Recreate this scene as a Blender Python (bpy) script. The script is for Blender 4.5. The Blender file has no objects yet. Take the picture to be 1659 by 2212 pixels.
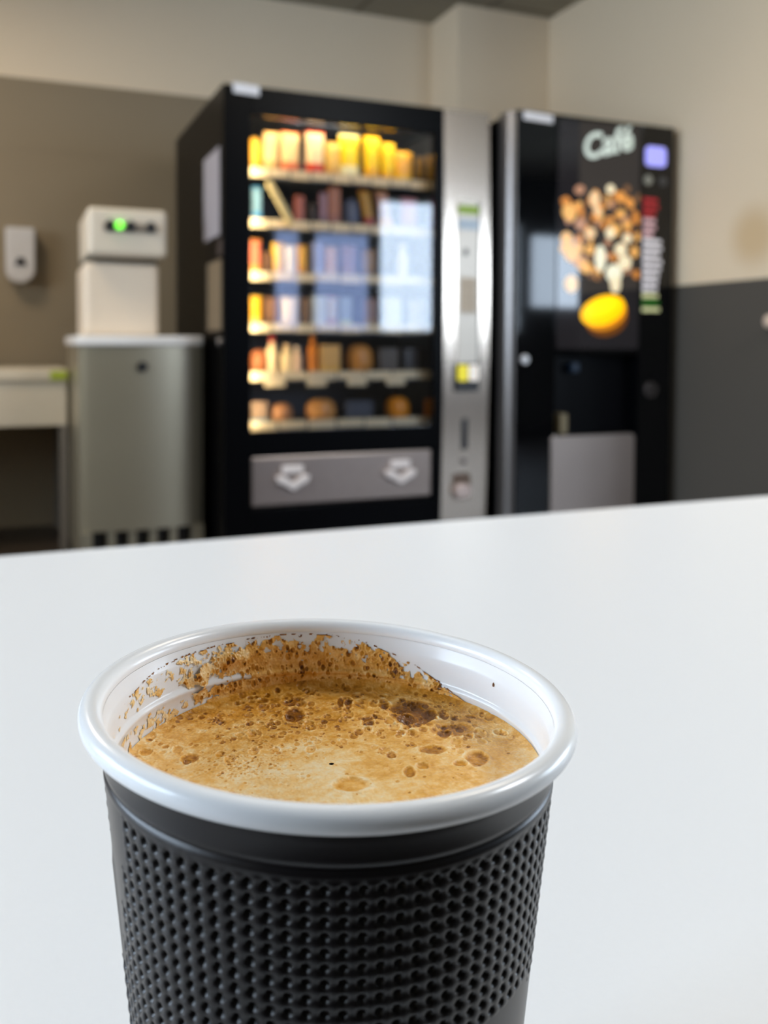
import bpy, bmesh, math, random
import numpy as np
from mathutils import Vector, Matrix

random.seed(7)
SC = bpy.context.scene
COL = SC.collection
PI = math.pi

# ------------------------------------------------------------------ camera
CAM_Z = 0.87
cd = bpy.data.cameras.new('camera')
cam = bpy.data.objects.new('camera', cd)
COL.objects.link(cam)
right = Vector((0.9233, -0.3840, 0.0044)).normalized()
fwd = Vector((0.3840, 0.9228, -0.0320)).normalized()
up = right.cross(fwd).normalized()
right = fwd.cross(up).normalized()
cam.matrix_world = Matrix(((right.x, up.x, -fwd.x, 0.0), (right.y, up.y, -fwd.y, 0.0),
                           (right.z, up.z, -fwd.z, CAM_Z), (0, 0, 0, 1)))
cd.sensor_fit = 'VERTICAL'
cd.sensor_height = 36.0
cd.sensor_width = 27.0
cd.lens = 36.0 * 1950.0 / 2212.0
cd.shift_y = -(1106.0 - 808.9) / 2212.0
cd.clip_start = 0.01
cd.clip_end = 60
cd.dof.use_dof = True
cd.dof.focus_distance = 0.142
cd.dof.aperture_fstop = 21.0
SC.camera = cam

# ------------------------------------------------------------------ world, exposure, lights
SC.view_settings.view_transform = 'Standard'
SC.view_settings.look = 'None'
SC.view_settings.exposure = 0.0
SC.view_settings.gamma = 1.0
SC.view_settings.use_curve_mapping = False
wd = bpy.data.worlds.new('sky')
SC.world = wd
wd.use_nodes = True
SKY = 14.0
bg = wd.node_tree.nodes['Background']
bg.inputs[0].default_value = (0.74, 0.86, 1.0, 1)
bg.inputs[1].default_value = SKY

def area(name, loc, size, size_y, power, color, rot=(0, 0, 0), portal=False):
    l = bpy.data.lights.new(name, 'AREA')
    l.shape = 'RECTANGLE'
    l.size, l.size_y, l.energy, l.color = size, size_y, power, color
    o = bpy.data.objects.new(name, l)
    COL.objects.link(o)
    o.location, o.rotation_euler = loc, rot
    if portal:
        l.cycles.is_portal = True
    return o

WARM = (1.0, 0.86, 0.68)
NEUT = (1.0, 0.955, 0.90)
COOL = (0.90, 0.95, 1.0)
area('ceiling_lamp', (-0.75, 3.2, 2.645), 0.6, 0.6, 30, WARM)
area('ceiling_lamp', (1.5, 1.3, 2.645), 0.6, 0.6, 15, WARM)
area('ceiling_lamp', (0.3, 1.2, 2.645), 0.9, 0.6, 5, NEUT)
area('ceiling_lamp', (2.3, 0.05, 2.645), 0.6, 0.6, 58, COOL)

# ------------------------------------------------------------------ helpers
def lin(c):
    out = []
    for v in c[:3]:
        v /= 255.0
        out.append(v / 12.92 if v <= 0.04045 else ((v + 0.055) / 1.055) ** 2.4)
    return (*out, 1.0)

MATS = {}
def mat(name, rgb, rough=0.5, metal=0.0, spec=0.5, emit=0.0, vary=0.06, scale=30.0, bump=0.0, bscale=200.0, coat=0.0, ecol=None):
    """principled surface whose colour is broken up by a little procedural noise"""
    if name in MATS:
        return MATS[name]
    m = bpy.data.materials.new(name)
    m.use_nodes = True
    nt = m.node_tree
    b = nt.nodes['Principled BSDF']
    c = lin(rgb)
    tc = nt.nodes.new('ShaderNodeTexCoord')
    nz = nt.nodes.new('ShaderNodeTexNoise')
    nz.inputs['Scale'].default_value = scale
    nz.inputs['Detail'].default_value = 3
    nt.links.new(tc.outputs['Object'], nz.inputs['Vector'])
    mx = nt.nodes.new('ShaderNodeMix')
    mx.data_type = 'RGBA'
    mx.inputs[6].default_value = tuple(v * (1 - vary) for v in c[:3]) + (1,)
    mx.inputs[7].default_value = tuple(min(1, v * (1 + vary)) for v in c[:3]) + (1,)
    nt.links.new(nz.outputs['Fac'], mx.inputs[0])
    nt.links.new(mx.outputs[2], b.inputs['Base Color'])
    b.inputs['Roughness'].default_value = rough
    b.inputs['Metallic'].default_value = metal
    b.inputs['Specular IOR Level'].default_value = spec
    b.inputs['Coat Weight'].default_value = coat
    b.inputs['Coat Roughness'].default_value = 0.04
    if emit > 0:
        if ecol:
            b.inputs['Emission Color'].default_value = lin(ecol)
        else:
            nt.links.new(mx.outputs[2], b.inputs['Emission Color'])
        b.inputs['Emission Strength'].default_value = emit
    if bump > 0:
        n2 = nt.nodes.new('ShaderNodeTexNoise')
        n2.inputs['Scale'].default_value = bscale
        n2.inputs['Detail'].default_value = 4
        nt.links.new(tc.outputs['Object'], n2.inputs['Vector'])
        bp = nt.nodes.new('ShaderNodeBump')
        bp.inputs['Strength'].default_value = bump
        bp.inputs['Distance'].default_value = 0.001
        nt.links.new(n2.outputs['Fac'], bp.inputs['Height'])
        nt.links.new(bp.outputs['Normal'], b.inputs['Normal'])
    MATS[name] = m
    return m

def glass_mat(name, ior=1.8, tint=(0.96, 0.98, 1.0)):
    m = bpy.data.materials.new(name)
    m.use_nodes = True
    nt = m.node_tree
    nt.nodes.remove(nt.nodes['Principled BSDF'])
    out = nt.nodes['Material Output']
    tr = nt.nodes.new('ShaderNodeBsdfTransparent')
    tr.inputs[0].default_value = (*tint, 1)
    gl = nt.nodes.new('ShaderNodeBsdfGlossy')
    gl.inputs['Roughness'].default_value = 0.03
    fr = nt.nodes.new('ShaderNodeFresnel')
    fr.inputs['IOR'].default_value = ior
    mx = nt.nodes.new('ShaderNodeMixShader')
    nt.links.new(fr.outputs[0], mx.inputs[0])
    nt.links.new(tr.outputs[0], mx.inputs[1])
    nt.links.new(gl.outputs[0], mx.inputs[2])
    nt.links.new(mx.outputs[0], out.inputs[0])
    return m

class MB:
    """collects faces in world coordinates, then links them as ONE mesh object"""
    def __init__(s):
        s.v, s.f, s.m = [], [], []
    def add(s, vs, fs, m=0):
        o = len(s.v)
        s.v += [tuple(p) for p in vs]
        s.f += [tuple(i + o for i in f) for f in fs]
        s.m += [m] * len(fs)
        return s
    def box(s, x0, x1, y0, y1, z0, z1, m=0):
        vs = [(x, y, z) for z in (z0, z1) for y in (y0, y1) for x in (x0, x1)]
        return s.add(vs, [(0, 2, 3, 1), (4, 5, 7, 6), (0, 1, 5, 4), (2, 6, 7, 3), (0, 4, 6, 2), (1, 3, 7, 5)], m)
    def prism(s, pts, a0, a1, axis='y', m=0):
        n = len(pts)
        def P(p, a):
            return {'y': (p[0], a, p[1]), 'z': (p[0], p[1], a), 'x': (a, p[0], p[1])}[axis]
        vs = [P(p, a0) for p in pts] + [P(p, a1) for p in pts]
        fs = [(i, (i + 1) % n, n + (i + 1) % n, n + i) for i in range(n)] + [tuple(range(n - 1, -1, -1)), tuple(range(n, 2 * n))]
        return s.add(vs, fs, m)
    def cyl(s, c, r, a0, a1, axis='y', n=28, m=0, rz=None):
        rz = rz or r
        pts = [(c[0] + r * math.cos(2 * PI * i / n), c[1] + rz * math.sin(2 * PI * i / n)) for i in range(n)]
        return s.prism(pts, a0, a1, axis, m)
    def lathe(s, prof, c, n=32, m=0, cap=True):
        vs = [(c[0] + r * math.cos(2 * PI * i / n), c[1] + r * math.sin(2 * PI * i / n), c[2] + z) for r, z in prof for i in range(n)]
        fs = [(j * n + i, j * n + (i + 1) % n, (j + 1) * n + (i + 1) % n, (j + 1) * n + i) for j in range(len(prof) - 1) for i in range(n)]
        if cap:
            fs += [tuple(range(n - 1, -1, -1)), tuple(range((len(prof) - 1) * n, len(prof) * n))]
        return s.add(vs, fs, m)
    def grid(s, fn, nu, nv, m=0, mf=None):
        vs = [fn(i / nu, j / nv) for j in range(nv + 1) for i in range(nu + 1)]
        o = len(s.v)
        s.v += [tuple(p) for p in vs]
        for j in range(nv):
            for i in range(nu):
                a = o + j * (nu + 1) + i
                s.f.append((a, a + 1, a + nu + 2, a + nu + 1))
                s.m.append(mf(i / nu, j / nv) if mf else m)
        return s
    def build(s, name, mats, parent=None, loc=None, bevel=0.0, segs=2, smooth=False, fix=True):
        me = bpy.data.meshes.new(name)
        if loc is None:
            loc = parent['_o'] if parent is not None else (0, 0, 0)
        off = Vector(loc)
        me.from_pydata([tuple(Vector(p) - off) for p in s.v], [], s.f)
        if not isinstance(mats, (list, tuple)):
            mats = [mats]
        for m in mats:
            me.materials.append(m)
        me.polygons.foreach_set('material_index', s.m)
        if smooth:
            me.polygons.foreach_set('use_smooth', [True] * len(me.polygons))
        if fix:
            bm = bmesh.new(); bm.from_mesh(me)
            bmesh.ops.recalc_face_normals(bm, faces=bm.faces)
            bm.to_mesh(me); bm.free()
        o = bpy.data.objects.new(name, me)
        COL.objects.link(o)
        if parent is not None:
            o.parent = parent
            if parent.get('_o') is not None:
                o['_o'] = list(off)
            o.location = Vector(loc) - Vector(parent['_o'])
        else:
            o.location = loc
        o['_o'] = list(loc)
        if bevel > 0:
            b = o.modifiers.new('bevel', 'BEVEL')
            b.width, b.segments, b.limit_method, b.angle_limit = bevel, segs, 'ANGLE', 0.7
            b.harden_normals = False
        return o

def rrect(cx, cz, w, h, r, n=6):
    pts = []
    for (sx, sz, a0) in ((1, 1, 0), (-1, 1, 90), (-1, -1, 180), (1, -1, 270)):
        for k in range(n + 1):
            a = math.radians(a0 + 90 * k / n)
            pts.append((cx + sx * (w / 2 - r) + r * math.cos(a), cz + sz * (h / 2 - r) + r * math.sin(a)))
    return pts

def thing(name, label, cat, loc, group=None):
    o = bpy.data.objects.new(name, None)
    COL.objects.link(o)
    o.location = loc
    o.empty_display_size = 0.05
    o['_o'] = list(loc)
    return tag(o, label, cat, group)

def tag(o, label, cat, group=None):
    o['label'], o['category'] = label, cat
    if group:
        o['group'] = group
    return o

def struct(o, label=None):
    o['kind'] = 'structure'
    if label:
        o['label'] = label
    return o

# ------------------------------------------------------------------ room shell
H = 2.66
XR, YB = 2.75, 4.6
cream = mat('cream_wall_paint', (228, 209, 180), 0.8, spec=0.2, vary=0.03, scale=1.2, bump=0.15, bscale=260)
taupe = mat('taupe_grey_wall_panel', (140, 125, 101), 0.55, spec=0.3, vary=0.03, scale=1.5)
slate = mat('slate_grey_wall_paint', (82, 78, 72), 0.7, spec=0.2, vary=0.04, scale=1.5)
floor_m = mat('grey_vinyl_floor', (54, 45, 36), 0.45, vary=0.1, scale=14)

def ceiling_mat():
    m = mat('grey_ceiling_tiles', (150, 144, 130), 0.9, spec=0.1, vary=0.05, scale=40)
    nt = m.node_tree
    b = nt.nodes['Principled BSDF']
    old = b.inputs['Base Color'].links[0].from_socket
    br = nt.nodes.new('ShaderNodeTexBrick')
    br.offset = 0.0
    br.inputs['Scale'].default_value = 1.0
    br.inputs['Mortar Size'].default_value = 0.012
    br.inputs['Brick Width'].default_value = 0.62
    br.inputs['Row Height'].default_value = 0.62
    mp = nt.nodes.new('ShaderNodeMapping')
    mp.inputs['Location'].default_value = (0.12, 0.13, 0)
    tc = nt.nodes.new('ShaderNodeTexCoord')
    nt.links.new(tc.outputs['Object'], mp.inputs['Vector'])
    nt.links.new(mp.outputs[0], br.inputs['Vector'])
    mx = nt.nodes.new('ShaderNodeMix')
    mx.data_type = 'RGBA'
    nt.links.new(br.outputs['Fac'], mx.inputs[0])
    nt.links.new(old, mx.inputs[6])
    mx.inputs[7].default_value = lin((112, 106, 95))
    nt.links.new(mx.outputs[2], b.inputs['Base Color'])
    return m

X0, X1, Y0 = -2.6, 6.6, -2.0
struct(MB().box(X0 - .1, X1 + .1, Y0 - .1, YB + .1, -0.1, 0).build('floor', floor_m))
struct(MB().box(X0 - .1, X1 + .1, Y0 - .1, YB + .1, H, H + 0.1).build('ceiling', ceiling_mat()))
# back wall: taupe panelling with a fine joint, cream above
w = MB()
w.box(X0, XR, YB, YB + .1, 0, 1.779, 1)
w.box(X0, XR, YB + .002, YB + .1, 1.779, 1.783, 1)
w.box(X0, XR, YB, YB + .1, 1.783, 2.117, 1)
w.box(X0, XR, YB, YB + .1, 2.117, H, 0)
struct(w.build('wall_back', [cream, taupe]))
struct(MB().box(2.19, XR, 4.27, YB, 0, H).build('wall_pier', cream))

def cream_with_light_patch():  # soft tan patch of light and shade painted into the wall colour
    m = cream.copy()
    m.name = 'cream_wall_paint_with_light_patch'
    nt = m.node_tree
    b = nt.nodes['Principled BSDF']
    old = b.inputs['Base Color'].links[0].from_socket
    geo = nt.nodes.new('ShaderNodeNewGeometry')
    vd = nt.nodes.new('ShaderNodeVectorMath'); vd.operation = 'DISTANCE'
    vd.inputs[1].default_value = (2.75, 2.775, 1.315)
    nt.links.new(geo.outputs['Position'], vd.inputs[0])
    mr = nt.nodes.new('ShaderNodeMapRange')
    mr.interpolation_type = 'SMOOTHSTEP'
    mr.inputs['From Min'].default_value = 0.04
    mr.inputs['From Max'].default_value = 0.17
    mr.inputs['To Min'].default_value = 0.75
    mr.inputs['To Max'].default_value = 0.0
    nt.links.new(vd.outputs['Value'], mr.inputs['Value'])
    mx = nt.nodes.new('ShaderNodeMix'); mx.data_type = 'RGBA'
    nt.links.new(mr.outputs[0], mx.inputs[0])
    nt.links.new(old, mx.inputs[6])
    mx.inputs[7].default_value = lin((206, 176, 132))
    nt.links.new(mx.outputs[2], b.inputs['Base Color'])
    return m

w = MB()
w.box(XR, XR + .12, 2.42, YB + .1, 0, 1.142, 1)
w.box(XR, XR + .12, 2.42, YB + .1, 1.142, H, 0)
struct(w.build('wall_right', [cream_with_light_patch(), slate]))
w = MB()
w.box(XR + .12, X1, 2.42, 2.54, 0, H)
struct(w.build('wall_recess', cream))

white_frame = mat('white_window_frame', (225, 225, 222), 0.4)
pane_m = glass_mat('window_glass', 1.45)
tinted_m = glass_mat('tinted_window_glass', 1.45, (.50, .54, .66))

def holed_wall(name, axis, c0, c1, lo, hi, holes, m):
    """wall slab spanning lo..hi along one axis with rectangular openings (a0, a1, z0, z1)"""
    mb = MB()
    cuts = sorted({lo, hi, *[h[0] for h in holes], *[h[1] for h in holes]})
    for a, b in zip(cuts[:-1], cuts[1:]):
        hh = [h for h in holes if h[0] <= a + 1e-6 and h[1] >= b - 1e-6]
        spans = [(0, hh[0][2]), (hh[0][3], H)] if hh else [(0, H)]
        for z0, z1 in spans:
            if axis == 'x':
                mb.box(a, b, c0, c1, z0, z1)
            else:
                mb.box(c0, c1, a, b, z0, z1)
    return struct(mb.build(name, m))

front_holes = [(2.42, 2.72, 1.0, 2.03), (2.84, 3.47, 1.0, 2.03), (3.54, 4.30, 1.0, 2.40), (4.40, 5.10, 1.0, 2.2), (5.20, 5.95, 1.27, 2.10)]
left_holes = [(-0.2, 3.0, 0.95, 2.3)]
far_holes = [(-0.6, 2.2, 0.85, 2.45)]
holed_wall('wall_front', 'x', Y0 - .1, Y0, X0, X1, front_holes, slate)
holed_wall('wall_left', 'y', X0 - .1, X0, Y0 - .1, YB + .1, left_holes, cream)
holed_wall('wall_far', 'y', X1, X1 + .1, Y0 - .1, 2.54, far_holes, cream)
n = 0
for ax, hs in (('x', front_holes), ('y', left_holes), ('f', far_holes)):
    for a, b, z0, z1 in hs:
        n += 1
        fr, pn = MB(), MB()
        t = 0.03
        for (p0, p1, q0, q1) in ((a, b, z0, z0 + t), (a, b, z1 - t, z1), (a, a + t, z0 + t, z1 - t), (b - t, b, z0 + t, z1 - t)):
            if ax == 'x':
                fr.box(p0, p1, Y0 - .08, Y0 - .03, q0, q1)
            else:
                wx = X0 - .08 if ax == 'y' else X1 + .03
                fr.box(wx, wx + .05, p0, p1, q0, q1)
        if ax == 'x':
            pn.box(a + t, b - t, Y0 - .058, Y0 - .052, z0 + t, z1 - t)
            area('window_portal', ((a + b) / 2, Y0 - .09, (z0 + z1) / 2), b - a, z1 - z0, 1, (1, 1, 1), (math.radians(90), 0, 0), True)
        else:
            wx, sg = (X0 - .055, -1) if ax == 'y' else (X1 + .055, 1)
            pn.box(wx - .003, wx + .003, a + t, b - t, z0 + t, z1 - t)
            area('window_portal', (wx + sg * .035, (a + b) / 2, (z0 + z1) / 2), z1 - z0, b - a, 1, (1, 1, 1), (0, math.radians(90 * sg), 0), True)
        fo = struct(fr.build('window_%d' % n, white_frame))
        pn.build('window_pane', tinted_m if n <= 2 else pane_m, fo)

# ------------------------------------------------------------------ table
TZ = 0.73
table_top = mat('white_laminate', (234, 235, 236), 0.32, spec=0.45, vary=0.012, scale=500, bump=0.06, bscale=900)
steel_leg = mat('grey_steel', (150, 150, 150), 0.35, metal=0.8)
tb = thing('table', 'white laminate table carrying the coffee cup in the foreground', 'table', (0.3, 0.345, 0))
TX0, TX1, TY0, TY1 = -0.75, 1.35, 0.045, 0.645
MB().box(TX0, TX1, TY0, TY1, TZ - 0.025, TZ).build('tabletop', table_top, tb, bevel=0.0025)
for x in (TX0 + .06, TX1 - .06):
    for y in (TY0 + .06, TY1 - .06):
        MB().box(x - .02, x + .02, y - .02, y + .02, 0, TZ - .0252).build('leg', steel_leg, tb, bevel=0.003)

# ------------------------------------------------------------------ coffee cup and coffee
CX, CY, ZR = 0.043, 0.1226, 0.8185
AL = math.atan2(CX, CY)
FX, FY = -math.sin(AL), -math.cos(AL)
RX, RY = math.cos(AL), -math.sin(AL)
CUPH = ZR - TZ - 0.0003
def cup_pts(th, r, dz):
    """cup frame (theta from the camera side, radius, height from rim) to world; the rim sits slightly out of level"""
    s = r * np.sin(th)
    f = r * np.cos(th)
    k = 0.049 * np.clip((dz + CUPH) / CUPH, 0, 1)
    return np.stack([CX + f * FX + s * RX, CY + f * FY + s * RY, ZR + dz - k * s], -1)

def grid_mesh(name, P, mats, parent, closed_u=True, smooth=True, attr=None, keep=None):
    nv, nu = P.shape[:2]
    idx = np.arange(nv * nu).reshape(nv, nu)
    if closed_u:
        a = idx[:-1]; b = np.roll(idx, -1, 1)[:-1]; c = np.roll(idx, -1, 1)[1:]; d = idx[1:]
    else:
        a = idx[:-1, :-1]; b = idx[:-1, 1:]; c = idx[1:, 1:]; d = idx[1:, :-1]
    F = np.stack([a, b, c, d], -1).reshape(-1, 4)
    if keep is not None:
        F = F[keep.reshape(-1)]
    V = P.reshape(-1, 3)
    if keep is not None:
        used = np.unique(F)
        remap = np.zeros(len(V), int); remap[used] = np.arange(len(used))
        F = remap[F]; V = V[used]
        if attr is not None:
            attr = attr.reshape(-1)[used]
    off = np.array(parent['_o'])
    me = bpy.data.meshes.new(name)
    me.vertices.add(len(V)); me.vertices.foreach_set('co', (V - off).ravel())
    me.loops.add(len(F) * 4); me.loops.foreach_set('vertex_index', F.ravel())
    me.polygons.add(len(F)); me.polygons.foreach_set('loop_start', np.arange(len(F)) * 4)
    me.polygons.foreach_set('loop_total', np.full(len(F), 4))
    me.update(calc_edges=True)
    if smooth:
        me.polygons.foreach_set('use_smooth', np.ones(len(F), bool))
    if attr is not None:
        at = me.attributes.new('foam_tone', 'FLOAT', 'POINT')
        at.data.foreach_set('value', attr.ravel().astype(np.float32))
    me.materials.append(mats)
    me.validate()
    o = bpy.data.objects.new(name, me)
    COL.objects.link(o)
    o.parent = parent
    return o

def vnoise(u, v, seed=0):
    rng = np.random.RandomState(seed)
    T = rng.rand(256, 256)
    ui, vi = np.floor(u).astype(int), np.floor(v).astype(int)
    fu, fv = u - ui, v - vi
    fu, fv = fu * fu * (3 - 2 * fu), fv * fv * (3 - 2 * fv)
    g = lambda a, b: T[a % 256, b % 256]
    return (g(ui, vi) * (1 - fu) + g(ui + 1, vi) * fu) * (1 - fv) + (g(ui, vi + 1) * (1 - fu) + g(ui + 1, vi + 1) * fu) * fv
def fbm(u, v, seed=0, oc=4):
    t, a, s = 0, 0.5, 0
    for k in range(oc):
        t = t + a * vnoise(u * 2 ** k + 13.7 * k, v * 2 ** k + 7.1 * k, seed + k); s += a; a *= 0.55
    return t / s

cup_white = mat('white_cup_plastic', (238, 238, 238), 0.22, spec=0.5, vary=0.01)
cup_dark = mat('dark_brown_cup_plastic', (19, 16, 18), 0.33, spec=0.36, vary=0.05, scale=400)
cup = thing('coffee_cup', 'dark dimpled vending cup with white rim standing on the white table', 'cup', (CX, CY, TZ + 0.0003))

def ring_rows(prof, n=360):
    th = np.linspace(0, 2 * PI, n, endpoint=False)[None]
    r = np.array([p[0] for p in prof])[:, None] + 0 * th
    z = np.array([p[1] for p in prof])[:, None] + 0 * th
    return cup_pts(th, r, z)

# outer sleeve: lip, double ring groove, then the field of dimples
zs_top = [(0.03255, -0.0012), (0.0325, -0.0021), (0.0322, -0.0034), (0.03195, -0.0046), (0.03185, -0.0056), (0.0318, -0.0062),
          (0.0315, -0.00645), (0.03142, -0.0067), (0.0317, -0.0069), (0.0318, -0.0072), (0.03178, -0.0076), (0.03165, -0.0080)]
NU, NCOL, PITCH = 1080, 90, 0.00192
ZD0, ZD1, ZB = -0.0080, -0.0515, -CUPH
nrow = int((ZD0 - ZD1) / 0.00024)
def r_wall(z):
    return 0.03165 + (z - ZD0) * 0.1025
th = np.linspace(-PI, PI, NU, endpoint=False)[None]
zz = np.linspace(ZD0, ZD1, nrow)[1:, None]
U = th / (2 * PI) * NCOL
W = (ZD0 - 0.0010 - zz) / PITCH
du = (U + 0.35 - np.round(U + 0.35)) * (2 * PI * 0.031 / NCOL)
dw = (W - np.round(W)) * PITCH
rad = np.sqrt(du ** 2 + (dw * 1.05) ** 2)
pit = np.clip(1 - (rad / 0.00064) ** 2.2, 0, 1)
deg = np.degrees(U / NCOL * 2 * PI)
mask = (np.round(W) >= 0).astype(float) * (np.round(W) <= 21)
cdeg = np.degrees(np.round(U + 0.35) / NCOL * 2 * PI) - 0.35 * 360 / NCOL
cz = ZD0 - 0.0010 - np.round(W) * PITCH
edge_l = np.interp(-cz, [0.009, 0.016, 0.024, 0.034, 0.045], [-55, -57, -63, -72, -80])
mask = mask * (1 - ((cdeg < edge_l) & ~((cdeg < -75) & (cz > -0.0155)) & (cdeg > -112)))              # plain panel on the left
mask = mask * (1 - (((cdeg - 50) / 45) ** 2 + ((cz + 0.0465) / 0.0155) ** 2 < 1))                  # plain medallion low on the right
bulge = 0.00022 * np.exp(-((deg + 71) / 2.2) ** 2) * np.clip((-0.0165 - zz) / 0.002, 0, 1)
roll = 0.00018 * (np.cos(du / (2 * PI * 0.031 / NCOL) * 2 * PI) * 0.5 + np.cos(dw / PITCH * 2 * PI) * 0.5) * -1 * (mask > 0)
R_ = r_wall(zz) - 0.00062 * pit * mask + roll * 0.6 + bulge
prof_lo = [(r_wall(ZD1) - 0.0002, ZD1 - 0.0008), (r_wall(-0.07), -0.07), (r_wall(-0.0868), -0.0868), (r_wall(ZB) - 0.0008, ZB), (0.0215, ZB), (0.021, ZB + 0.002)]
P = np.concatenate([
    cup_pts(th, np.array([p[0] for p in zs_top])[:, None] + 0 * th, np.array([p[1] for p in zs_top])[:, None] + 0 * th),
    cup_pts(th, R_, zz + 0 * th),
    cup_pts(th, np.array([p[0] for p in prof_lo])[:, None] + 0 * th, np.array([p[1] for p in prof_lo])[:, None] + 0 * th)], 0)
grid_mesh('sleeve', P[::-1], cup_dark, cup)['label'] = 'dark dimpled outer sleeve'

# white rolled rim
tube, Rt = 0.0016, 0.0334
a = np.linspace(math.radians(-118), math.radians(190), 26)
rim = ring_rows([(Rt + tube * math.cos(t), tube * math.sin(t)) for t in a], 480)
grid_mesh('rim', rim, cup_white, cup)['label'] = 'white rolled rim'
# white inside
inner = [(0.0318, -0.0003), (0.03155, -0.0014), (0.0313, -0.0022), (0.03118, -0.0026), (0.0311, -0.0040), (0.03095, -0.0060), (0.0308, -0.0064),
         (0.03045, -0.0067), (0.0304, -0.0071), (0.0306, -0.0074), (0.03055, -0.009), (0.0302, -0.014), (0.0290, -0.025), (0.0232, -0.0840), (0.0225, -0.0855), (0.004, -0.0857), (0.0005, -0.0857)]
grid_mesh('inner_wall', ring_rows(inner, 480), cup_white, cup)['label'] = 'white inside wall'

# foam
def foam_mat():
    m = bpy.data.materials.new('coffee_foam')
    m.use_nodes = True
    nt = m.node_tree
    b = nt.nodes['Principled BSDF']
    at = nt.nodes.new('ShaderNodeAttribute'); at.attribute_name = 'foam_tone'
    tc = nt.nodes.new('ShaderNodeTexCoord')
    vo = nt.nodes.new('ShaderNodeTexVoronoi'); vo.inputs['Scale'].default_value = 2100
    n1 = nt.nodes.new('ShaderNodeTexNoise'); n1.inputs['Scale'].default_value = 900; n1.inputs['Detail'].default_value = 6
    for t in (vo, n1):
        nt.links.new(tc.outputs['Object'], t.inputs['Vector'])
    def math_(op, a, b2=None, v=None):
        q = nt.nodes.new('ShaderNodeMath'); q.operation = op
        nt.links.new(a, q.inputs[0])
        if b2 is not None: nt.links.new(b2, q.inputs[1])
        if v is not None: q.inputs[1].default_value = v
        return q.outputs[0]
    f = math_('ADD', at.outputs['Fac'], math_('MULTIPLY', math_('SUBTRACT', n1.outputs['Fac'], v=0.5), v=0.34))
    f = math_('ADD', f, math_('MULTIPLY', math_('SUBTRACT', vo.outputs['Distance'], v=0.45), v=-0.12))
    rp = nt.nodes.new('ShaderNodeValToRGB')
    cr = rp.color_ramp
    cols = ((0.0, (88, 44, 4)), (0.25, (152, 92, 10)), (0.5, (214, 148, 48)), (0.72, (238, 184, 100)), (0.9, (246, 212, 152)), (1.0, (248, 226, 184)))
    while len(cr.elements) < len(cols): cr.elements.new(0.5)
    for e, (p_, c_) in zip(cr.elements, cols):
        e.position, e.color = p_, lin(c_)
    nt.links.new(f, rp.inputs[0])
    nt.links.new(rp.outputs[0], b.inputs['Base Color'])
    b.inputs['Roughness'].default_value = 0.3
    b.inputs['Specular IOR Level'].default_value = 0.32
    bp = nt.nodes.new('ShaderNodeBump'); bp.inputs['Strength'].default_value = 0.35; bp.inputs['Distance'].default_value = 0.0003
    nt.links.new(vo.outputs['Distance'], bp.inputs['Height'])
    nt.links.new(bp.outputs[0], b.inputs['Normal'])
    return m
FOAM = foam_mat()
coffee = thing('coffee', 'frothy tan coffee with brown bubbles filling the dark dimpled cup', 'coffee', (CX, CY, ZR - 0.0125))
LZ = -0.0095
rng = np.random.RandomState(3)
NT, NR = 900, 260
t_ = np.linspace(0, 2 * PI, NT, endpoint=False)[None]
q_ = np.linspace(0.004, 1, NR)[:, None] ** 0.8
def inner_r(z):
    return np.interp(-z, [-p[1] for p in inner[:14]], [p[0] for p in inner[:14]])
# contact radius where the level coffee meets the tilted wall
zc = LZ + 0.049 * 0.0305 * np.sin(t_)
Rc = inner_r(zc) - 0.00005
S_ = Rc * q_ * np.sin(t_) * 1000
D_ = -Rc * q_ * np.cos(t_) * 1000
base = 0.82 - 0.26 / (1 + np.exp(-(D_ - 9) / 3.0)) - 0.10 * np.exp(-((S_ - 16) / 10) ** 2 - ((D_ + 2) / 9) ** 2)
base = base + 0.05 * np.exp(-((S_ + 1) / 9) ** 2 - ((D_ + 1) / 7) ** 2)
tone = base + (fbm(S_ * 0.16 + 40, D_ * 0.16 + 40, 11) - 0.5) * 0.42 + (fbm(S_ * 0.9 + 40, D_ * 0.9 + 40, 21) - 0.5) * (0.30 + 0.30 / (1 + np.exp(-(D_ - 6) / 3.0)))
hgt = (fbm(S_ * 0.25 + 60, D_ * 0.25 + 60, 31) - 0.5) * 0.9 + (fbm(S_ * 1.2 + 60, D_ * 1.2 + 60, 41) - 0.5) * 0.35
bub = [(-6.2, 17.7, 1.7, 3.0, .5), (-6.7, 23.1, 1.9, 2.0, .32), (13.3, 17.7, 4.0, 5.6, .50), (12.2, 15.2, 1.6, 2.2, .62), (16.2, 16.6, 1.3, 2.0, .6), (-20.9, 2.8, 1.3, 1.7, .42),
       (1.5, 22.6, .6, 2.2, .55), (2.8, 22.1, .7, 2.3, .5), (5.8, 14.7, 1.0, 2.1, .35), (8.8, 21.4, .9, 2.4, .4), (15.3, 3.9, 2.2, 1.6, .42),
       (21.5, .8, 1.8, 2.5, .32), (11.2, -3.0, .9, 1.7, .36), (2.8, -6.3, 2.6, 2.2, .30), (8.9, 2.3, .8, 1.3, .45), (17.7, 9.5, 1.2, 1.8, .32),
       (18.8, -.8, 1.1, 1.0, .26), (-1.2, 14.7, .6, 1.1, .35), (13.3, -1.3, 1.0, 1.0, .22), (19.5, 10.8, 3.6, 2.6, .20), (-3.4, 12.6, .9, 1.2, .22)]
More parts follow.
